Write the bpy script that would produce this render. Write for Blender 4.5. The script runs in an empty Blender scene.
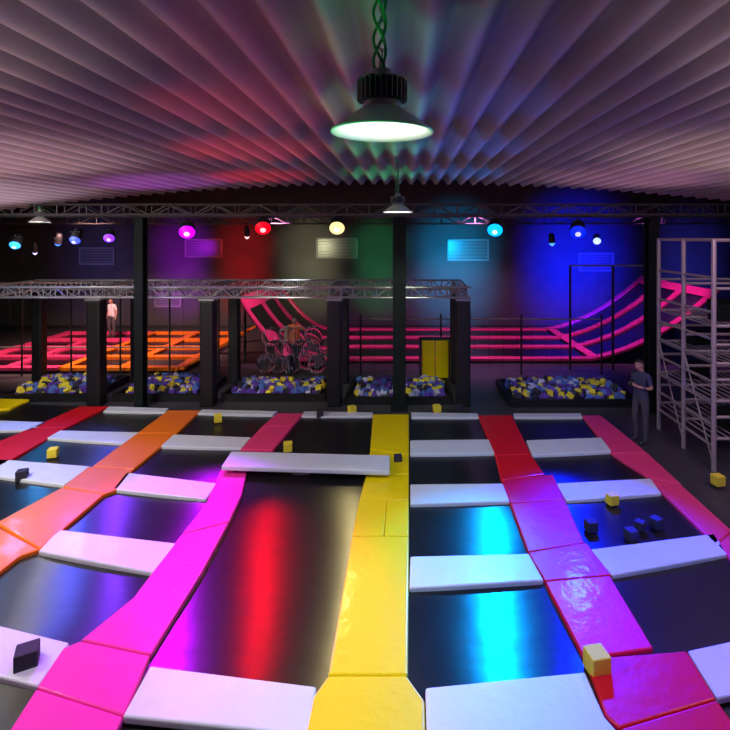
import bpy, bmesh, math, random
from mathutils import Vector, Matrix
random.seed(7)
S=bpy.context.scene
COL=S.collection
F=520.0; H=4.4; VX=405.0; VY=235.0
try:
    S.view_settings.view_transform='Standard'
except Exception: pass

# ---------- camera (level, 4.4 m mezzanine) ----------
cd=bpy.data.cameras.new('camera'); cam=bpy.data.objects.new('camera',cd); COL.objects.link(cam)
cd.sensor_width=36; cd.lens=36*F/730; cd.shift_x=(365-VX)/730; cd.shift_y=-(365-VY)/730
cam.location=(0,0,H); cam.rotation_euler=(math.radians(90),0,0); S.camera=cam
cd.clip_end=200

# image pixel helper: back-projects a pixel onto the level plane at height z
def G(px,py,z=0.0):
    Y=F*(H-z)/(py-VY); return Vector(((px-VX)/F*Y,Y,z))
def D(px,py,Y):
    return Vector(((px-VX)/F*Y,Y,H-(py-VY)/F*Y))

# ---------- materials ----------
def mat(name,col,rough=0.5,metal=0,noise=0.0,nscale=8,bump=0,bscale=20,emit=None,es=0,spec=0.5,trans=0,coat=0,alpha=1,stretch=None):
    m=bpy.data.materials.new(name); m.use_nodes=True
    nt=m.node_tree; b=nt.nodes['Principled BSDF']
    c=tuple(col)+(1,)
    b.inputs['Base Color'].default_value=c
    b.inputs['Roughness'].default_value=rough
    b.inputs['Metallic'].default_value=metal
    b.inputs['Specular IOR Level'].default_value=spec
    b.inputs['Transmission Weight'].default_value=trans
    b.inputs['Coat Weight'].default_value=coat
    b.inputs['Coat Roughness'].default_value=0.14
    b.inputs['Alpha'].default_value=alpha
    if emit:
        b.inputs['Emission Color'].default_value=tuple(emit)+(1,); b.inputs['Emission Strength'].default_value=es
    tc=nt.nodes.new('ShaderNodeTexCoord')
    if noise>0:
        n=nt.nodes.new('ShaderNodeTexNoise'); n.inputs['Scale'].default_value=nscale; n.inputs['Detail'].default_value=5
        nt.links.new(tc.outputs['Object'],n.inputs['Vector'])
        r=nt.nodes.new('ShaderNodeMix'); r.data_type='RGBA'
        r.inputs[6].default_value=tuple(x*(1-noise) for x in col)+(1,)
        r.inputs[7].default_value=tuple(min(1,x*(1+noise)) for x in col)+(1,)
        nt.links.new(n.outputs['Fac'],r.inputs[0]); nt.links.new(r.outputs[2],b.inputs['Base Color'])
    if bump>0:
        n2=nt.nodes.new('ShaderNodeTexNoise'); n2.inputs['Scale'].default_value=bscale; n2.inputs['Detail'].default_value=3
        src=tc.outputs['Object']
        if stretch:
            mp=nt.nodes.new('ShaderNodeMapping'); mp.inputs['Scale'].default_value=stretch
            nt.links.new(src,mp.inputs['Vector']); src=mp.outputs['Vector']
        nt.links.new(src,n2.inputs['Vector'])
        bp=nt.nodes.new('ShaderNodeBump'); bp.inputs['Strength'].default_value=bump; bp.inputs['Distance'].default_value=0.03
        nt.links.new(n2.outputs['Fac'],bp.inputs['Height']); nt.links.new(bp.outputs['Normal'],b.inputs['Normal'])
        if coat: nt.links.new(bp.outputs['Normal'],b.inputs['Coat Normal'])
    return m
def vinyl(n,c): return mat(n,c,rough=0.4,noise=0.06,nscale=3,bump=0.28,bscale=4.5,spec=0.2,coat=.18)
M={}
M['pink']=vinyl('vinyl_pink',(0.9,0.06,0.22)); M['red']=vinyl('vinyl_red',(0.75,0.01,0.02))
M['magenta']=vinyl('vinyl_magenta',(0.92,0.045,0.40)); M['crimson']=vinyl('vinyl_crimson',(0.9,0.012,0.12))
M['orange']=vinyl('vinyl_orange',(1,0.22,0.012)); M['yellow']=vinyl('vinyl_yellow',(1,0.76,0.003))
M['white']=vinyl('vinyl_white',(0.72,0.8,0.88))
M['mat']=mat('trampoline_mesh_black',(0.007,0.007,0.009),rough=0.28,bump=0.12,bscale=2,spec=0.7,stretch=(.8,3,1))
nt=M['mat'].node_tree; b=nt.nodes['Principled BSDF']; b.inputs['Anisotropic'].default_value=.85
cx=nt.nodes.new('ShaderNodeCombineXYZ'); cx.inputs[1].default_value=1; nt.links.new(cx.outputs[0],b.inputs['Tangent'])
M['black']=mat('black_pad',(0.008,0.008,0.010),rough=0.5,bump=0.15)
M['frame']=mat('black_steel',(0.02,0.02,0.022),rough=0.5)
M['col']=mat('dark_column_paint',(0.007,0.012,0.011),rough=0.6,noise=.2,spec=.2)
M['alu']=mat('aluminium',(0.5,0.5,0.53),rough=0.35,metal=0.7)
M['pipe']=mat('galvanised_pipe',(0.50,0.44,0.42),rough=0.45,metal=0.35)
M['steel']=mat('roof_steel',(0.10,0.10,0.10),rough=0.5,metal=0.3)
M['floor']=mat('dark_floor',(0.06,0.06,0.066),rough=0.45,noise=.3,nscale=3,bump=.1)
M['wall']=mat('dark_wall_paint',(0.055,0.055,0.057),rough=0.7,noise=.35,nscale=1.5)
M['dkceil']=mat('dark_ceiling',(0.015,0.015,0.017),rough=0.8,noise=.2)
WL=.32
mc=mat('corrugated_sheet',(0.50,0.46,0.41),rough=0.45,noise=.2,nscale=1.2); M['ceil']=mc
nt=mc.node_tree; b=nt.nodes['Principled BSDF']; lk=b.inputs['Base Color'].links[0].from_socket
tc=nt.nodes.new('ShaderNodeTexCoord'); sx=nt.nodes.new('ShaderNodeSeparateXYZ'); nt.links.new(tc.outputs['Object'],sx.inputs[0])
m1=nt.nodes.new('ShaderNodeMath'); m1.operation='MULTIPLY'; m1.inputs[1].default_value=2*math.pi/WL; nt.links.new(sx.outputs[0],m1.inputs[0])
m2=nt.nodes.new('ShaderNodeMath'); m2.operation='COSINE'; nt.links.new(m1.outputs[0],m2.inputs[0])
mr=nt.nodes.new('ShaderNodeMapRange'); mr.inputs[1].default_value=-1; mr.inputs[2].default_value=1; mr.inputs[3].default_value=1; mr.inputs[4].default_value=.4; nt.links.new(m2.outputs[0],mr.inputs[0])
mx=nt.nodes.new('ShaderNodeVectorMath'); mx.operation='SCALE'; nt.links.new(lk,mx.inputs[0]); nt.links.new(mr.outputs[0],mx.inputs['Scale']); nt.links.new(mx.outputs[0],b.inputs['Base Color'])  # shading painted into the sheet colour: grooves between ribs darkened
M['purple']=mat('foam_purple',(0.14,0.06,0.45),rough=.8); M['fy']=mat('foam_yellow',(0.95,0.8,0.05),rough=.8,bump=.1)
M['fd']=mat('foam_charcoal',(0.03,0.03,0.05),rough=.8,bump=.1); M['fb']=mat('foam_blue',(0.1,0.2,0.6),rough=.8); M['fw']=mat('foam_lilac',(0.6,0.6,0.8),rough=.8)
M['skin']=mat('skin',(0.5,0.28,0.2),rough=.5); M['hair']=mat('hair',(0.01,0.008,0.007),rough=.5,bump=.4,bscale=60)
M['eye']=mat('eye_white',(.8,.8,.8),rough=.2)
M['shoe']=mat('shoe',(.05,.05,.05),rough=.5)
M['glass']=mat('clear_plastic',(0.95,1,1),rough=.04,trans=1,spec=.8)
M['glass'].node_tree.nodes['Principled BSDF'].inputs['IOR'].default_value=1.12

# ---------- mesh helpers ----------
def obj(name,bm,mats,smooth=False,parent=None,bevel=0,segs=3):
    me=bpy.data.meshes.new(name); bmesh.ops.recalc_face_normals(bm,faces=bm.faces[:]); bm.to_mesh(me); bm.free()
    for m in mats: me.materials.append(m)
    o=bpy.data.objects.new(name,me); COL.objects.link(o)
    if smooth:
        for p in me.polygons: p.use_smooth=True
    if bevel:
        b=o.modifiers.new('bevel','BEVEL'); b.width=bevel; b.segments=segs; b.limit_method='ANGLE'; b.harden_normals=False
    if parent: o.parent=parent
    return o
def empty(name,loc=(0,0,0)):
    e=bpy.data.objects.new(name,None); COL.objects.link(e); e.location=loc; e.empty_display_size=.2; return e
def box(bm,c,s,rot=None,mi=0):
    c=Vector(c); vs=[]
    for z in(-1,1):
        for x,y in((-1,-1),(1,-1),(1,1),(-1,1)):
            v=Vector((x*s[0]/2,y*s[1]/2,z*s[2]/2))
            if rot is not None: v=rot@v
            vs.append(bm.verts.new(c+v))
    for f in((3,2,1,0),(4,5,6,7),(0,1,5,4),(1,2,6,5),(2,3,7,6),(3,0,4,7)):
        fc=bm.faces.new([vs[i] for i in f]); fc.material_index=mi
def bar(bm,p,q,r,n=6,mi=0,r2=None):
    p=Vector(p);q=Vector(q);d=q-p
    if d.length<1e-6:return
    r2=r if r2 is None else r2
    R=d.to_track_quat('Z','Y').to_matrix(); a=[];b=[]
    for i in range(n):
        t=2*math.pi*i/n; o=R@Vector((math.cos(t),math.sin(t),0))
        a.append(bm.verts.new(p+o*r)); b.append(bm.verts.new(q+o*r2))
    for i in range(n):
        f=bm.faces.new((a[i],a[(i+1)%n],b[(i+1)%n],b[i])); f.material_index=mi
    bm.faces.new(a[::-1]).material_index=mi; bm.faces.new(b).material_index=mi
def lathe(bm,prof,c=(0,0,0),n=40,mi=0,R=None):
    c=Vector(c); rings=[]
    for r,z in prof:
        ring=[]
        for i in range(n):
            v=Vector((r*math.cos(2*math.pi*i/n),r*math.sin(2*math.pi*i/n),z))
            if R is not None: v=R@v
            ring.append(bm.verts.new(c+v))
        rings.append(ring)
    for a,b in zip(rings,rings[1:]):
        for i in range(n):
            f=bm.faces.new((a[i],a[(i+1)%n],b[(i+1)%n],b[i])); f.material_index=mi
def prism(bm,pts,z0,mi=0,gap=0.004):
    c=sum(pts,Vector())/len(pts); P=[]
    for p in pts:
        d=(c-p); d.z=0; P.append(p+d.normalized()*gap)
    t=[bm.verts.new(p) for p in P]; b=[bm.verts.new((p.x,p.y,z0)) for p in P]
    n=len(P)
    bm.faces.new(t).material_index=mi; bm.faces.new(b[::-1]).material_index=mi
    for i in range(n): bm.faces.new((t[i],b[i],b[(i+1)%n],t[(i+1)%n])).material_index=mi

# ---------- room shell ----------
XL,XR,YB,YF,HT=-19.0,15.5,24.5,-3.0,6.8
def slab(name,lo,hi,m):
    bm=bmesh.new(); lo=Vector(lo);hi=Vector(hi); box(bm,(lo+hi)/2,(hi-lo)); return obj(name,bm,[m])
slab('floor',(XL,YF,-.2),(XR,YB,0),M['floor'])
slab('wall_back',(XL,YB,0),(XR,YB+.2,HT),M['wall'])
slab('wall_front',(XL,YF-.2,0),(XR,YF,HT),M['wall'])
slab('wall_left',(XL-.2,YF,0),(XL,YB,HT),M['wall'])
slab('wall_right',(XR,YF,0),(XR+.2,YB,HT),M['wall'])
slab('ceiling',(XL,YF,HT),(XR,YB,HT+.2),M['dkceil'])
slab('baseboard_back',(XL,YB-.03,0),(XR,YB,.15),M['frame'])
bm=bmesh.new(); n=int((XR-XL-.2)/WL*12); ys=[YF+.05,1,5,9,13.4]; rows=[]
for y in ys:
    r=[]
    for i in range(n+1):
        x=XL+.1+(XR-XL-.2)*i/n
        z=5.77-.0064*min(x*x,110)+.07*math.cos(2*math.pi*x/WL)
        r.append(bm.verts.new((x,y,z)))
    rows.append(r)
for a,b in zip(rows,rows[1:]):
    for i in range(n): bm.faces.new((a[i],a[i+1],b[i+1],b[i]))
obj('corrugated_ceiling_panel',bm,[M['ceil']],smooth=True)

# ---------- padding ----------
ZT=.12; ZB=.04
def pad(name,polys,m,z=ZT):
    bm=bmesh.new()
    for p in polys:
        prism(bm,[G(a,b,z) for a,b in p],ZB)
    return obj(name,bm,[M[m]] if isinstance(m,str) else m,bevel=.022)
def strip(name,L,R,m):
    polys=[[L[i],R[i],R[i+1],L[i+1]] for i in range(len(L)-1)]
    return pad(name,polys,m)
strip('yellow_trampoline_padding',[(373,414),(370,449),(366,474),(359,500)],[(409,414),(409,455),(409,474),(409,500)],'yellow')
pad('yellow_trampoline_padding',[[(359,500),(387,500),(384,536),(352,536)],[(387,500),(409,500),(409,536),(384,536)],
   [(352,536),(409,536),(408,675),(328,675)],
   [(328,675),(407,675),(425,700),(427,775),(295,775),(312,697)]],'yellow')
strip('pink_trampoline_padding',[(277,413),(262,426),(240,449)],[(304,413),(293,426),(273,450)],'pink')
pad('magenta_trampoline_padding',[[(221,468),(247,472),(242,495),(229,522),(181,534),(206,503)],
   [(181,534),(229,522),(203,571),(151,655),(80,640),(133,597)],
   [(80,640),(151,655),(124,716),(36,688),(62,648)],[(36,688),(124,716),(98,775),(-20,775)]],'magenta')
pad('orange_trampoline_padding',[[(168,410),(201,410),(177,433),(137,433)],[(137,433),(177,433),(134,469),(92,466)],
   [(88,466),(134,469),(118,489),(104,494),(62,487)],[(62,487),(104,494),(40,549),(-5,523)],[(-6,524),(40,549),(20,556),(-70,625),(-90,570)]],'orange')
pad('red_trampoline_padding',[[(80,406),(109,406),(65,428),(32,427)],[(32,427),(65,428),(0,466),(-50,462)]],'red')
pad('yellow_trampoline_padding',[[(-20,398),(30,399),(10,408),(-30,412)]],'yellow')
pad('red_trampoline_padding',[[(478,415),(512,415),(531,454),(495,455)],[(495,455),(531,454),(545,474),(501,480)],
   [(501,480),(553,474),(565,499),(510,503)],[(510,503),(565,499),(585,543),(528,552)],
   [(528,552),(587,542),(612,575),(545,581)]],'red')
pad('crimson_trampoline_padding',[[(545,581),(610,575),(654,648),(585,658)]],'crimson')
pad('red_trampoline_padding',[[(585,658),(687,650),(717,699),(620,728),(605,715)],[(620,728),(717,699),(760,760),(650,780)]],'red')
pad('pink_trampoline_padding',[[(582,415),(601,415),(648,453),(612,453)],[(612,453),(648,453),(682,484),(650,478)],
  [(650,478),(682,485),(732,530),(716,545),(664,494)],[(716,545),(733,530),(800,590),(775,612),(728,556)]],'pink')
W=[[(411,412),(478,413),(479,417),(411,417)],[(410,440),(489,439),(495,453),(410,454)],[(410,484),(503,483),(510,501),(410,504)],
 [(410,556),(529,553),(544,580),(409,588)],[(425,687),(585,671),(605,716),(619,732),(640,775),(427,775)],
 [(513,413),(581,413),(583,417),(514,417)],[(526,440),(603,437),(612,451),(532,455)],[(556,483),(651,478),(662,493),(566,500)],
 [(589,549),(715,533),(728,554),(612,575)],[(687,650),(770,632),(800,680),(717,698)],
 [(304,411),(373,412),(373,416),(301,416)],[(202,409),(278,411),(273,415),(197,413)],[(173,434),(251,437),(242,448),(160,446)],
 [(126,472),(218,483),(206,499),(112,489)],[(58,529),(178,543),(153,573),(38,551)],[(-60,610),(70,642),(38,686),(-70,660)],
 [(109,406),(169,408),(166,412),(103,411)],[(60,430),(140,432),(124,443),(46,438)],[(-10,458),(92,466),(64,485),(-50,470)],[(-30,419),(48,422),(32,430),(-50,431)],
 [(150,665),(317,686),(308,735),(122,716)]]
for w in W: pad('white_trampoline_padding',[w],'white')
bm=bmesh.new(); prism(bm,[G(231,451,.27),G(390,455,.27),G(390,471,.27),G(221,466,.27)],.18)
for a,b in((240,465),(300,468),(375,470)): box(bm,(G(a,b,.2).x,G(a,b,.2).y+.12,.11),(.3,.2,.16))
obj('raised_white_padding',bm,[M['white']],bevel=.025)

# ---------- trampolines ----------
def tramp(q,sag=.03):
    P=[G(a,b,.06) for a,b in q]; n=10
    bm=bmesh.new(); g=[]
    for i in range(n+1):
        r=[]
        for j in range(n+1):
            u=i/n;v=j/n
            p=(P[0]*(1-u)+P[1]*u)*(1-v)+(P[3]*(1-u)+P[2]*u)*v
            z=.075-sag*math.sin(math.pi*u)*math.sin(math.pi*v)
            r.append(bm.verts.new((p.x,p.y,z)))
        g.append(r)
    for i in range(n):
        for j in range(n):
            f=bm.faces.new((g[i][j],g[i+1][j],g[i+1][j+1],g[i][j+1])); f.smooth=True
    for i in range(4):
        a=P[i].copy();b=P[(i+1)%4].copy(); a.z=b.z=.035; bar(bm,a,b,.03,8,1)
        for k in range(14):   # springs
            t=(k+.5)/14; s=a.lerp(b,t); c=(P[0]+P[2])/2; c.z=.05; e=s.lerp(c,.07); e.z=.06
            bar(bm,s,e,.008,4,1)
    o=obj('trampoline',bm,[M['mat'],M['frame']])
def col(LX,LY,RX,RY):
    for i in range(len(LX)-1):
        tramp([(LX[i+1],LY[i+1]),(RX[i+1],RY[i+1]),(RX[i],RY[i]),(LX[i],LY[i])])
col([391,390,388,380,368],[416,447,494,570,707],[495,512,532,568,662],[416,447,494,562,695])
col([495,513,534,570,662],[416,447,491,562,688],[592,630,666,722,825],[416,445,485,545,640])
col([290,255],[415,461],[391,389],[416,461])
tramp([(100,700),(365,715),(385,463),(236,461)],.05)
col([184,152,105,15,-75],[411,439,478,538,622],[290,258,225,175,75],[413,443,488,558,665])
col([94,52,-30],[408,434,472],[182,155,112],[410,438,477])
col([-30,-140],[472,540],[100,0],[478,540])
col([0,-60,-150],[404,428,462],[90,50,-20],[407,431,465])
tramp([(-120,775),(20,775),(75,690),(-60,650)])

# loose foam cubes
def cube(px,py,s,m,ang):
    p=G(px,py,.07); bm=bmesh.new(); R=Matrix.Rotation(ang,3,'Z'); box(bm,(0,0,s/2),(s,s,s),R)
    o=obj('foam_cube',bm,[M[m]],bevel=.012,segs=2); o.location=(p.x,p.y,.075)
for a in [(53,457,.17,'fy',.3),(22,480,.17,'fd',.4),(288,451,.17,'fy',.2),(398,463,.15,'fd',.1),(218,422,.17,'fy',.4),(27,668,.2,'fd',.5),
  (597,672,.2,'fy',.2),(612,504,.16,'fy',.3),(591,531,.15,'fd',.2),(656,528,.15,'fd',.5),(631,540,.15,'fd',.3),(640,530,.13,'fd',.8),(718,485,.17,'fy',.2),
  (320,417,.16,'fd',.2),(352,413,.17,'fy',.6),(437,412,.17,'fy',.3),(459,411,.16,'fd',.5)]:
    cube(*a)

# ---------- foam pits ----------
def pit(x0,x1,y0,y1,n):
    bm=bmesh.new(); h=.2
    for (c,s) in [(((x0+x1)/2,y0,h/2),(x1-x0,.1,h)),(((x0+x1)/2,y1,h/2),(x1-x0,.1,h)),((x0,(y0+y1)/2,h/2),(.1,y1-y0,h)),((x1,(y0+y1)/2,h/2),(.1,y1-y0,h))]:
        box(bm,c,s,None,0)
    for i in range(n):
        R=Matrix.Rotation(random.random()*3,3,'Z')@Matrix.Rotation(random.random()*3,3,'X')
        s=random.uniform(.11,.15)
        box(bm,(random.uniform(x0+.2,x1-.2),random.uniform(y0+.2,y1-.2),random.uniform(.1,.28)),(s,s,s),R,random.choice([1,1,1,2,2,3,3,4,4,5]))
    obj('foam_pit',bm,[M['black'],M['purple'],M['fy'],M['fd'],M['fb'],M['fw']])
pit(-10.6,-8.3,13.75,15.6,330); pit(-7.7,-5.4,13.75,15.6,330); pit(-4.8,-2.1,13.75,15.2,380); pit(-1.5,1.2,13.5,15.2,360); pit(2.7,6.0,13.3,15.2,420)

# ---------- padded pillars + truss frame ----------
def pillar(x,y,w=.36,h=2.72):
    e=empty('padded_pillar',(x,y,0))
    bm=bmesh.new(); box(bm,(0,0,h/2),(w,w,h)); obj('pad_sleeve',bm,[M['black']],parent=e,bevel=.05)
    bm=bmesh.new(); box(bm,(0,0,h+.02),(w*1.1,w*1.1,.05)); 
    obj('cap_plate',bm,[M['alu']],parent=e)
PX=[-10.9,-7.98,-5.08,-1.82,1.5]
for x in PX: pillar(x,13.46); pillar(x,15.5,.3)
def truss(name,p,q,h,w,step,r,m,parent=None):
    p=Vector(p);q=Vector(q); d=(q-p).normalized(); side=d.cross(Vector((0,0,1))).normalized()*w/2; up=Vector((0,0,h/2))
    bm=bmesh.new(); L=(q-p).length; n=max(1,int(L/step))
    for s in(-1,1):
        for u in(-1,1): bar(bm,p+side*s+up*u,q+side*s+up*u,r,6)
        for i in range(n):
            a=p+(q-p)*i/n; b=p+(q-p)*(i+1)/n; k=1 if i%2 else -1
            bar(bm,a+side*s+up*k,b+side*s-up*k,r*.6,5); bar(bm,a+side*s+up,a+side*s-up,r*.6,5)
    for i in range(n):
        a=p+(q-p)*i/n; b=p+(q-p)*(i+1)/n
        for u in(-1,1): bar(bm,a-side+up*u,b+side+up*u,r*.6,5)
    return obj(name,bm,[m])
te=empty('box_truss_frame')
for i,(a,b) in enumerate([((-11.1,13.46,2.92),(1.7,13.46,2.92)),((-11.1,15.5,2.92),(1.7,15.5,2.92))]+[((x,13.6,2.92),(x,15.35,2.92)) for x in PX]):
    o=truss('truss_run',a,b,.26,.26,.3,.02,M['alu']); o.parent=te

# tall columns and roof truss
def column(x,y,w,h=5.3):
    e=empty('steel_column',(x,y,0)); bm=bmesh.new()
    box(bm,(0,-w/2,h/2),(w,.05,h)); box(bm,(0,w/2,h/2),(w,.05,h)); box(bm,(0,0,h/2),(.08,w,h)); box(bm,(0,0,.02),(w*1.3,w*1.3,.04))
    obj('i_section',bm,[M['col']],parent=e,bevel=.008,segs=1)
column(-6.68,13.15,.22,4.84); column(-.14,13.12,.32,4.84); column(6.15,12.97,.26,4.84)
o=truss('roof_truss',(-18.8,13.2,5.02),(15.3,13.2,5.02),.3,.3,.55,.025,M['steel'])
o=truss('roof_truss',(-18.8,18.5,4.95),(15.3,18.5,4.95),.3,.3,.6,.025,M['steel'])
bm=bmesh.new(); bar(bm,(-18.8,12.7,4.9),(15.3,12.7,4.9),.03,8)
obj('lighting_rail',bm,[M['steel']])

# ---------- back court with ramps ----------
def prof(X):
    xl,xr=-3.4,6.4
    if X<xl: t=(xl-X); return .1+ .33*t*t+.15*t
    if X>xr: t=(X-xr); return .1+ .085*t*t+.17*t
    return .1
bm=bmesh.new()
def rib(y,w,x0,x1,mi,dz=0,th=.1):
    N=60; prev=None
    for i in range(N+1):
        X=x0+(x1-x0)*i/N; z=prof(X)+dz
        ring=[bm.verts.new((X,y-w/2,z)),bm.verts.new((X,y+w/2,z)),bm.verts.new((X,y+w/2,z-th)),bm.verts.new((X,y-w/2,z-th))]
        if prev:
            for k in range(4):
                f=bm.faces.new((prev[k],prev[(k+1)%4],ring[(k+1)%4],ring[k])); f.material_index=mi
        prev=ring
rib(20.8,5.8,-5.7,10.8,1)
for y in(18,19.9,21.7,23.6): rib(y,.36,-5.7,10.8,0,.06,.08)
def lon(X,w):
    z=prof(X)+.07; z2=prof(X+w)+.07
    vs=[bm.verts.new(v) for v in((X,17.9,z),(X+w,17.9,z2),(X+w,23.7,z2),(X,23.7,z))]; bm.faces.new(vs).material_index=0
for X in(-5.7,10.45,6.4): lon(X,.28)
for X in(-5.6,10.7): 
    for y in(18.2,20.8,23.4): bar(bm,(X,y,0),(X,y,prof(X)-.05),.05,6,1)
obj('half_pipe_trampoline_court',bm,[M['pink'],M['mat']])
bm=bmesh.new(); x0,x1,y0,y1=-14.6,-7.2,16.6,22.6
box(bm,((x0+x1)/2,(y0+y1)/2,.06),(x1-x0,y1-y0,.08),None,2)
for i in range(5):
    x=x0+(x1-x0)*i/4; box(bm,(x,(y0+y1)/2,.14),(.3,y1-y0,.1),None,0 if i<2 else 1)
for j in range(5):
    y=y0+(y1-y0)*j/4; box(bm,((x0+x1)/2-2,y,.15),((x1-x0)/2,.3,.1),None,0); box(bm,((x0+x1)/2+1.85,y,.15),((x1-x0)/2,.3,.1),None,1)
for y in(17.2,19.2,21.2):
    R=Matrix.Rotation(math.radians(-28),3,'Y'); box(bm,(x1+.75,y,.5),(1.5,.3,.08),R,1)
obj('trampoline_court',bm,[M['pink'],M['orange'],M['mat']])

# safety nets
def net(x0,x1,y,h,rails,post=1.6,r=.03,grid=.45):
    bm=bmesh.new(); n=max(1,round((x1-x0)/post))
    for i in range(n+1):
        x=x0+(x1-x0)*i/n; bar(bm,(x,y,0),(x,y,h),r)
    for z in rails: bar(bm,(x0,y,z),(x1,y,z),r*.8,6,1)
    k=int((x1-x0)/grid)
    for i in range(k): bar(bm,(x0+i*grid,y,.1),(x0+i*grid,y,h),.004,3)
    for i in range(int(h/grid)): bar(bm,(x0,y,i*grid+.1),(x1,y,i*grid+.1),.004,3)
    obj('safety_net',bm,[M['frame'],M['pipe']])
net(-15,-5.8,16.2,2.9,[.9,2.9]); net(-1.4,6.2,16.4,1.9,[1.75],2.5); net(5.4,8.2,17,3.4,[3.4],1.4,.04)

# yellow padded gate
e=empty('yellow_padded_gate',(.93,16.0,0)); bm=bmesh.new(); 
for k in(-.21,.21): box(bm,(k,0,.6),(.4,.22,1.16))
obj('pads',bm,[M['yellow']],parent=e,bevel=.04)
bm=bmesh.new()
for k in(-.46,.46): box(bm,(k,0,.62),(.06,.26,1.24))
box(bm,(0,0,1.22),(.98,.26,.05)); obj('gate_frame',bm,[M['frame']],parent=e)

# clear bubble balls
bm=bmesh.new()
cs=[]
for i in range(14):
    cs.append((-4.4+.42*(i%5)+random.uniform(-.06,.06)+(.2 if i>=5 else 0),16.5+random.uniform(-.3,.3),.36+.42*(i//5)))
for c in cs:
    bmesh.ops.create_uvsphere(bm,u_segments=20,v_segments=12,radius=.3,matrix=Matrix.Translation(c))
for f in bm.faces: f.smooth=True
for c in cs:
    for k in range(4):
        t=math.pi*k/4; pr=None
        for j in range(17):
            a=2*math.pi*j/16; p=Vector(c)+.3*Vector((math.cos(a)*math.cos(t),math.cos(a)*math.sin(t),math.sin(a)))
            if pr is not None: bar(bm,pr,p,.004,3,1)
            pr=p
obj('clear_bubble_ball_pile',bm,[M['glass'],M['fw']])

# windows on back wall
M['wf']=mat('window_frame',(.22,.22,.22),rough=.6); M['wg']=mat('window_glass_dark',(.09,.1,.1),rough=.3)
def window(k,px,py,w,h):
    c=D(px,py,24.45); e=empty('window_%d'%k,c); bm=bmesh.new()
    for z in(-h/2,h/2): box(bm,(0,0,z),(w+.07,.08,.07))
    for x in(-w/2,w/2): box(bm,(x,0,0),(.07,.08,h))
    for i in range(1,6): box(bm,(0,.01,-h/2+h*i/6),(w,.03,.02))
    obj('frame',bm,[M['wf']],parent=e); bm=bmesh.new(); box(bm,(0,.02,0),(w,.02,h)); obj('pane',bm,[M['wg']],parent=e)
window(1,97,256,1.6,.75); window(2,204,248,1.7,.8); window(3,337,248,1.9,.9); window(4,468,250,1.9,.95); window(5,168,300,1.2,.6); window(6,596,262,1.6,.8)

# ---------- right pipe rack ----------
e=empty('pipe_storage_rack'); bm=bmesh.new()
xa,xb=5.76,7.6; yr=[9.7,10.75,11.8]; top=4.32
for x in(xa,xb):
    for y in yr: bar(bm,(x,y,0),(x,y,top),.045,8)
for z in(.45,.85,1.25,1.65,2.05,2.45,2.95,3.6,4.3):
    for x in(xa,xb): bar(bm,(x,yr[0],z),(x,yr[-1],z),.028,6)
for z in(.6,1.0,1.3,1.7,2.0,2.35,2.7,3.4,4.3):
    for y in yr: bar(bm,(xa,y,z),(xb,y,z),.03,6)
for z in(.6,1.3,2.0,2.7):
    for k in range(13):
        x=xa+(xb-xa)*k/12; bar(bm,(x,yr[0],z),(x,yr[-1],z),.014,5)
bar(bm,(xa,yr[0],0.1),(xa,yr[1],2),.018); bar(bm,(xa,yr[1],0.1),(xa,yr[2],2),.018)
obj('pipes',bm,[M['pipe']],parent=e)
bm=bmesh.new()
for (x,y,z,s) in[(6.3,10.3,2.87,.3),(6.8,11.2,2.87,.3),(6.4,11.4,2.17,.3),(7,10.4,1.5,.36),(6.3,11.3,1.48,.32),(6.4,10.3,.8,.34)]:
    box(bm,(x,y,z),(s*1.5,s,s),Matrix.Rotation(.2,3,'Z'))
obj('stored_boxes',bm,[M['col']],parent=e,bevel=.02)

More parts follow.
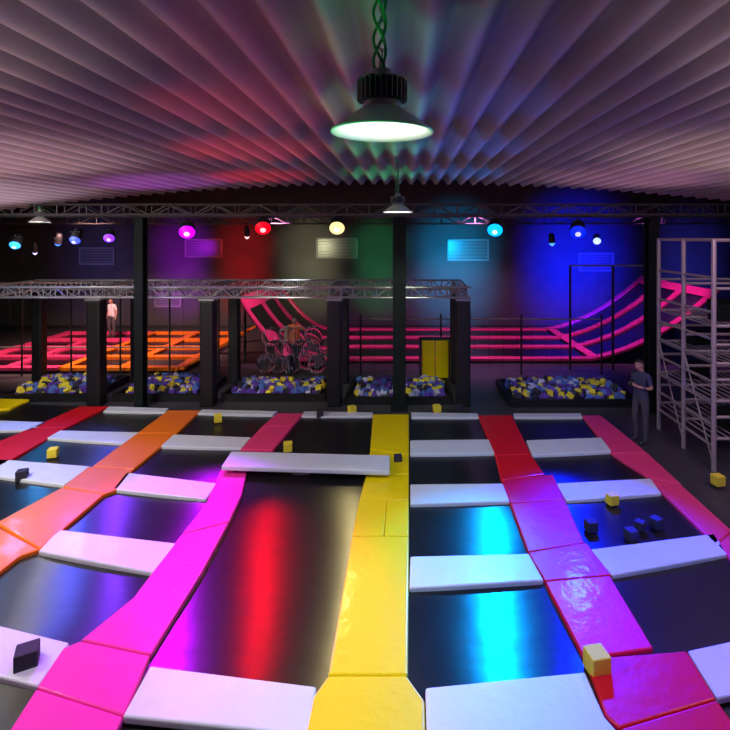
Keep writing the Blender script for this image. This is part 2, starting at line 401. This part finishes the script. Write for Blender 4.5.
# ---------- high-bay lamps ----------
M['refl']=mat('lamp_reflector',(.75,.75,.72),rough=.35,metal=.1)
M['sink']=mat('lamp_heatsink',(.35,.38,.35),rough=.4,metal=.5)
M['cable']=mat('green_cable',(.06,.5,.16),rough=.45)
M['lens']=mat('lamp_lens',(.9,.9,.9),emit=(1,.97,.92),es=4)
def highbay(x,y,z,R,ztop,energy):
    e=empty('high_bay_lamp',(x,y,z)); k=R/.25
    bm=bmesh.new(); lathe(bm,[(.085*k,.125*k),(.12*k,.105*k),(.17*k,.068*k),(.215*k,.033*k),(.25*k,.01*k),(.252*k,0),(.245*k,0),(.21*k,.024*k),(.165*k,.058*k),(.1*k,.095*k),(.0,.095*k)],n=56)
    obj('reflector',bm,[M['refl']],smooth=True,parent=e)
    bm=bmesh.new(); lathe(bm,[(0,.09*k),(.095*k,.088*k),(.095*k,.086*k),(0,.083*k)],n=32); obj('lens',bm,[M['lens']],parent=e)
    bm=bmesh.new(); lathe(bm,[(0,.12*k),(.09*k,.12*k),(.09*k,.15*k),(.07*k,.16*k),(.07*k,.24*k),(.045*k,.27*k),(.045*k,.31*k),(0,.31*k)],n=28)
    for i in range(28):
        a=2*math.pi*i/28; R3=Matrix.Rotation(a,3,'Z'); box(bm,R3@Vector((.093*k,0,.205*k)),(.06*k,.005*k,.1*k),R3)
    lathe(bm,[(.0,.262*k),(.115*k,.262*k),(.118*k,.254*k),(0,.252*k)],n=32)
    obj('heat_sink',bm,[M['sink']],parent=e)
    bm=bmesh.new(); zz=.31*k; i=0
    while zz<ztop-z:
        R3=Matrix.Rotation(math.pi/2*(i%2),3,'Z'); pr=None
        for j in range(13):
            t=2*math.pi*j/12; p=Vector((0,0,zz+.025))+R3@Vector((.013*math.cos(t),0,.032*math.sin(t)))
            if pr is not None: bar(bm,pr,p,.004,5)
            pr=p
        zz+=.048; i+=1
    for ph in(0,2.2,4):
        pr=None
        for j in range(40):
            t=j/39; p=Vector((.03*math.sin(t*8+ph)-.012,-.01+.02*math.cos(t*8+ph),.31*k+t*(ztop-z-.31*k)))
            if pr is not None: bar(bm,pr,p,.008,6,1)
            pr=p
    obj('chain_and_cable',bm,[M['sink'],M['cable']],parent=e)
    l=bpy.data.lights.new('lamp_bulb','POINT'); l.energy=energy; l.shadow_soft_size=.03; l.color=(1,.95,.9)
    lo=bpy.data.objects.new('bulb',l); COL.objects.link(lo); lo.parent=e; lo.location=(0,0,.045*k)
highbay(-.112,2.55,4.9,.25,5.68,6)
highbay(-.12,8.7,4.78,.25,5.68,30)
p=D(40,222,13.0); highbay(p.x,p.y,p.z,.25,5.1,60)

# ---------- stage lights ----------
def par(px,py,Y,colr,rad,target,energy,size=40,es=2.2,blend=.5):
    c=D(px,py,Y); e=empty('stage_par_light',c); T=Vector(target)
    d=(T-c).normalized(); R=d.to_track_quat('-Z','Y').to_matrix()
    bm=bmesh.new(); lathe(bm,[(0,.36),(rad*.7,.34),(rad*.95,.2),(rad,0),(rad*1.12,0),(rad*1.12,.01),(rad*1.04,.21),(rad*.78,.37),(0,.38)],n=24,R=R)
    for s in(-1,1): bar(bm,R@Vector((s*rad*1.15,0,.15)),Vector((s*rad*1.15,0,rad+.1)),.012)
    bar(bm,(-rad*1.15,0,rad+.1),(rad*1.15,0,rad+.1),.012); bar(bm,(0,0,rad+.1),(0,0,rad+.17),.02)
    obj('can',bm,[M['frame']],parent=e,smooth=True)
    m=mat('gel_glow',colr,emit=colr,es=es); hot=mat('gel_core',(1,1,1),emit=tuple(min(1,v*.55+.3) for v in colr),es=2)
    bm=bmesh.new(); lathe(bm,[(rad*1.08,-.01),(rad*.8,-.06),(rad*.4,-.1)],n=24,R=R,mi=0); lathe(bm,[(rad*.4,-.1),(rad*.25,-.11),(0.0005,-.115)],n=24,R=R,mi=1)
    obj('lens',bm,[m,hot],parent=e,smooth=True)
    if energy:
        l=bpy.data.lights.new('beam','SPOT'); l.energy=energy; l.color=colr; l.spot_size=math.radians(size); l.spot_blend=blend; l.shadow_soft_size=rad
        lo=bpy.data.objects.new('beam',l); COL.objects.link(lo); lo.parent=e; lo.location=d*.16; lo.rotation_euler=d.to_track_quat('-Z','Y').to_euler()
PUR=(.5,.0,1);RED=(1,.0,.01);CY=(.0,.33,1);BL=(.0,.01,1)
YL=12.7
par(187,232,YL,PUR,.17,G(150,600),3000,44)
par(263,228,YL,RED,.17,G(262,600),480,26,es=1.6)
par(337,228,YL,(1,.8,.35),.17,G(310,640),420,40,es=1.2)
par(495,230,YL,CY,.17,G(462,600),3600,30,blend=.9)
par(578,232,YL,BL,.17,G(600,585),12000,38,blend=.8)
par(75,240,YL+1.2,(.05,.08,1),.12,G(-40,480),600,60)
par(109,238,YL+1.2,(.2,.03,1),.12,G(60,540),500,45)
par(15,245,YL+1.2,(.03,.35,1),.12,G(-100,480),200,60)
par(58,243,18,(.05,.25,1),.1,G(40,350),0)
par(597,241,18,(.3,.4,1),.12,G(640,480),0)
par(552,243,20,(.05,.25,1),.11,G(560,350),0)
par(247,236,18,(1,.5,.5),.08,G(250,350),0)
par(35,252,18,(.5,.5,1),.07,G(40,350),0)

def spot(loc,tgt,colr,en,size,blend=.6,rad=.3):  # bare spot with no lamp body, unseen source
    l=bpy.data.lights.new('unseen_wash','SPOT'); l.energy=en; l.color=colr; l.spot_size=math.radians(size); l.spot_blend=blend; l.shadow_soft_size=rad
    o=bpy.data.objects.new('unseen_wash',l); COL.objects.link(o); o.location=loc; d=Vector(tgt)-Vector(loc); o.rotation_euler=d.to_track_quat('-Z','Y').to_euler()
# back wall washes
for px,c,en,sz in[(100,(.1,.1,.5),300,56),(180,(.5,.0,1),800,40),(243,RED,750,40),(310,(.8,.78,.45),450,44),(378,(.03,.9,.3),340,38),(455,(0,.45,1),1250,54),(575,BL,3600,64),(690,(.05,.05,.8),600,50)]:
    X=(px-VX)/F*24.4
    for z in (1.9,3.8): spot((X*.98,20.6,z),(X,24.4,z),c,en,sz*1.3,1,.2)
# court colour: added spots with no fixtures
spot((2.5,18.5,5.2),(2.5,20.3,0),(.9,.25,.8),1700,115)
spot((8.7,18.5,5.2),(8.9,20.3,0),(.8,.15,.9),1100,95)
spot((-4.6,18.0,5.2),(-4.8,20.5,0),(.9,.3,.6),700,80)
spot((-3.5,15.0,4.6),(-3.6,16.6,.6),(.8,.9,.9),160,40)
spot((-11,17.0,5.2),(-11,19.5,0),(1,.5,.45),2600,100)
for x,c in((-9.4,(.6,.6,1)),(-6.5,(.6,.5,1)),(-3.4,(.9,.9,.8)),(0,(.8,.9,.7)),(4.3,(.5,.6,1))):
    spot((x,11.6,4.6),(x,14.4,.3),c,150,44)  # added spots to brighten the foam pits
# ceiling washes: added upward spots hanging unseen in mid-air
for x,y,c,en,sz in [(-6.5,3,(1,.74,.7),620,100),(-3.3,2.6,(1,.76,.72),160,64),(-5.8,7.5,(.95,.6,.75),380,70),(-5.3,11.3,(.6,.12,1),340,52),(-8.8,10.5,(.8,.58,.85),520,85),
  (5,3,(1,.78,.72),420,90),(2.6,2.6,(1,.76,.74),90,54),(4.8,7.5,(.95,.62,.6),310,70),(4.5,11,(.75,.35,.6),300,65),(8,9,(.85,.6,.68),380,80),
  (-3.1,11.3,(1,.01,.05),400,42),(-2.3,8,(1,.03,.06),340,42),(-1.6,5.5,(1,.05,.08),190,38),(-1.0,3.8,(1,.1,.1),80,32),
  (-.45,11.5,(.05,1,.4),300,32),(-.35,8,(.05,1,.4),250,28),(-.3,5.4,(.1,1,.4),170,24),(-.2,3.6,(.1,1,.35),100,20),
  (1.2,11.3,(.01,.2,1),380,36),(.9,8,(.02,.15,1),330,34),(.7,5.4,(.02,.12,1),200,30),(.45,3.8,(.05,.12,1),110,24)]:
    spot((x,y,2.0),(x,y,5.6),c,en,sz,.7,.2)
spot((-.5,2.1,3.9),(-.1,2.55,5.5),(.02,1,.25),80,36)  # added green spot to tint the lamp chain and cable
# added soft fill without fixtures, tints and brightens the pads
def area(loc,size,en,colr,rot=(0,0,0)):
    l=bpy.data.lights.new('added_fill','AREA'); l.energy=en; l.size=size; l.color=colr
    o=bpy.data.objects.new('added_fill',l); COL.objects.link(o); o.location=loc; o.rotation_euler=rot
area((-4.2,4,5.1),2,120,(1,.6,.8)); area((1.5,4.0,5.1),1,75,(.0,.6,1)); area((3.2,4.2,5.1),1,75,(.1,.06,1)); area((-8,6.5,4.9),2,310,(1,.93,.8),(.5,0,0))
area((5.6,6.4,4.9),2,80,(1,.62,.9),(.5,0,0))
spot((-1.6,4.6,5.1),(-.75,5.6,0),(1,.93,.6),330,52,.8,.5)
spot((.2,6,5.1),(1.6,10.5,0),(.6,.9,1),260,60,.9,.5)
spot((3.6,3.6,5.1),(2.6,5.0,0),(1,.1,.3),200,40,.9,.5)

# ---------- people ----------
def person(name,loc,rotz,sc,shirt,trous,phone=True):
    e=empty(name,loc); e.rotation_euler=(0,0,rotz); e.scale=(sc,sc,sc)
    V=[];E=[];Rr=[]
    def v(p,r): V.append(p);Rr.append(r if isinstance(r,tuple) else (r,r)); return len(V)-1
    def ln(*ids):
        for a,b in zip(ids,ids[1:]): E.append((a,b))
    pel=v((0,0,.96),(.155,.11)); sp=v((0,.01,1.13),(.135,.1)); ch=v((0,0,1.32),(.16,.115)); nb=v((0,0,1.45),(.075,.07)); nk=v((0,.02,1.52),(.052,.052)); hd=v((0,.035,1.58),(.055,.06))
    ln(pel,sp,ch,nb,nk,hd)
    for s in(-1,1):
        sh=v((s*.175,0,1.40),.062); el=v((s*.235,-.03,1.14),.043); 
        if phone: wr=v((s*.1,.2,1.19),.028); pa=v((s*.06,.25,1.215),(.035,.022)); ft=[(s*.035,.285,1.22+.018*k) for k in range(4)]
        else: wr=v((s*.25,.03,.9),.028); pa=v((s*.25,.05,.83),(.035,.022)); ft=[(s*.25,.02+.02*k,.75) for k in range(4)]
        ln(ch,sh,el,wr,pa)
        for k,t in enumerate(ft):
            P=Vector(V[pa]); m=P.lerp(Vector(t),.6)+Vector((s*.006,.008,0)); a=v(tuple(m),.0095); b=v(tuple(Vector(t)+Vector((-s*.008,-.004,0))*(1+(k%2))),.008); ln(pa,a,b)
        P=Vector(V[pa]); a=v(tuple(P+Vector((-s*.02,-.02,.03))),.011); b=v(tuple(P+Vector((-s*.045,0,.045))),.009); ln(pa,a,b)
        hp=v((s*.095,0,.88),(.098,.1)); kn=v((s*.11,.03*(1+s),.49),.062); cf=v((s*.115,0,.34),.058); an=v((s*.115,0,.09),.043); hl=v((s*.118,.04,.045),.042); to=v((s*.13,.17,.035),(.042,.03))
        ln(pel,hp,kn,cf,an,hl,to)
    me=bpy.data.meshes.new('sk'); me.from_pydata(V,E,[]); o=bpy.data.objects.new('sk',me); COL.objects.link(o)
    md=o.modifiers.new('s','SKIN'); md.use_smooth_shade=True
    sv=me.skin_vertices[0].data
    for i,r in enumerate(Rr): sv[i].radius=r; sv[i].use_root=(i==0)
    ss=o.modifiers.new('u','SUBSURF'); ss.levels=2; ss.render_levels=2
    dg=bpy.context.evaluated_depsgraph_get(); dg.update(); m2=bpy.data.meshes.new_from_object(o.evaluated_get(dg)); bpy.data.objects.remove(o)
    m2.materials.clear()
    for m in(shirt,trous,M['skin'],M['shoe']): m2.materials.append(m)
    for p in m2.polygons:
        c=p.center; p.use_smooth=True
        arm = (abs(c.x)>.2 and c.z<1.22) or (phone and c.y>.13 and c.z>1.1) 
        if c.z>1.475: k=2
        elif arm and c.z>.68 and not(c.z<1.0 and abs(c.x)<.21): k=2
        elif c.z>.93: k=0
        elif c.z>.085: k=1
        else: k=3
        p.material_index=k
    b=bpy.data.objects.new('body',m2); COL.objects.link(b); b.parent=e
    he=bpy.data.objects.new('head_pivot',None); COL.objects.link(he); he.parent=e; he.location=(0,.045,1.6); he.rotation_euler=(math.radians(-24 if phone else -4),0,0)
    bm=bmesh.new(); bmesh.ops.create_uvsphere(bm,u_segments=28,v_segments=20,radius=.1)
    for q in bm.verts:
        x,y,z=q.co; q.co=Vector((x*.78,y*.98,z*1.18))
        if z<0: q.co.x*=1+z*2.6; q.co.y=q.co.y*(1+z*1.2)+.012*(-z/.1)
        if y>.07 and -.03<z<.01 and abs(x)<.022: q.co.y+=.016
    for f in bm.faces: f.smooth=True
    for s in(-1,1):
        bmesh.ops.create_uvsphere(bm,u_segments=10,v_segments=8,radius=.02,matrix=Matrix.Translation((s*.078,0,-.005))@Matrix.Diagonal((.4,.8,1.3,1)))
    for s in(-1,1):
        for f in bmesh.ops.create_uvsphere(bm,u_segments=10,v_segments=8,radius=.012,matrix=Matrix.Translation((s*.03,.083,.008)))['verts']:
            for g in f.link_faces: g.material_index=1
        for f in bmesh.ops.create_uvsphere(bm,u_segments=8,v_segments=6,radius=.007,matrix=Matrix.Translation((s*.03,.092,.008)))['verts']:
            for g in f.link_faces: g.material_index=2
    box(bm,(0,.088,-.052),(.04,.012,.008),None,3)
    M.setdefault('lip',mat('lips',(.4,.12,.1)))
    ob=obj('head',bm,[M['skin'],M['eye'],M['hair'],M['lip']],parent=he)
    bm=bmesh.new(); bmesh.ops.create_uvsphere(bm,u_segments=24,v_segments=18,radius=.108)
    dl=[q for q in bm.verts if (q.co.z<.02+q.co.y*.75)]; bmesh.ops.delete(bm,geom=dl,context='VERTS')
    for q in bm.verts: q.co=Vector((q.co.x*.82,q.co.y*1.0,q.co.z*1.18))
    obj('hair',bm,[M['hair']],smooth=True,parent=he)
    if phone:
        bm=bmesh.new(); box(bm,(0,.285,1.25),(.07,.012,.15),Matrix.Rotation(math.radians(35),3,'X')); obj('phone',bm,[M['frame']],parent=e)
dark=mat('navy_shirt',(.05,.06,.12),rough=.8,bump=.2); gr=mat('grey_trousers',(.07,.07,.09),rough=.8,bump=.2)
wh=mat('white_shirt',(.75,.75,.78),rough=.8); orr=mat('orange_shirt',(.9,.2,.04),rough=.8)
p=G(641,442); person('man_with_phone',(p.x,p.y,0),math.radians(115),1.03,dark,gr,True)
p=G(112,342); person('standing_visitor',(p.x,p.y,.2),math.radians(160),.93,wh,gr,False)
p=G(296,365); person('standing_attendant',(p.x,17.3,0),math.radians(200),.98,orr,gr,False)

# world
w=bpy.data.worlds.new('world'); S.world=w; w.use_nodes=True; w.node_tree.nodes['Background'].inputs[0].default_value=(.03,.03,.05,1); w.node_tree.nodes['Background'].inputs[1].default_value=.3
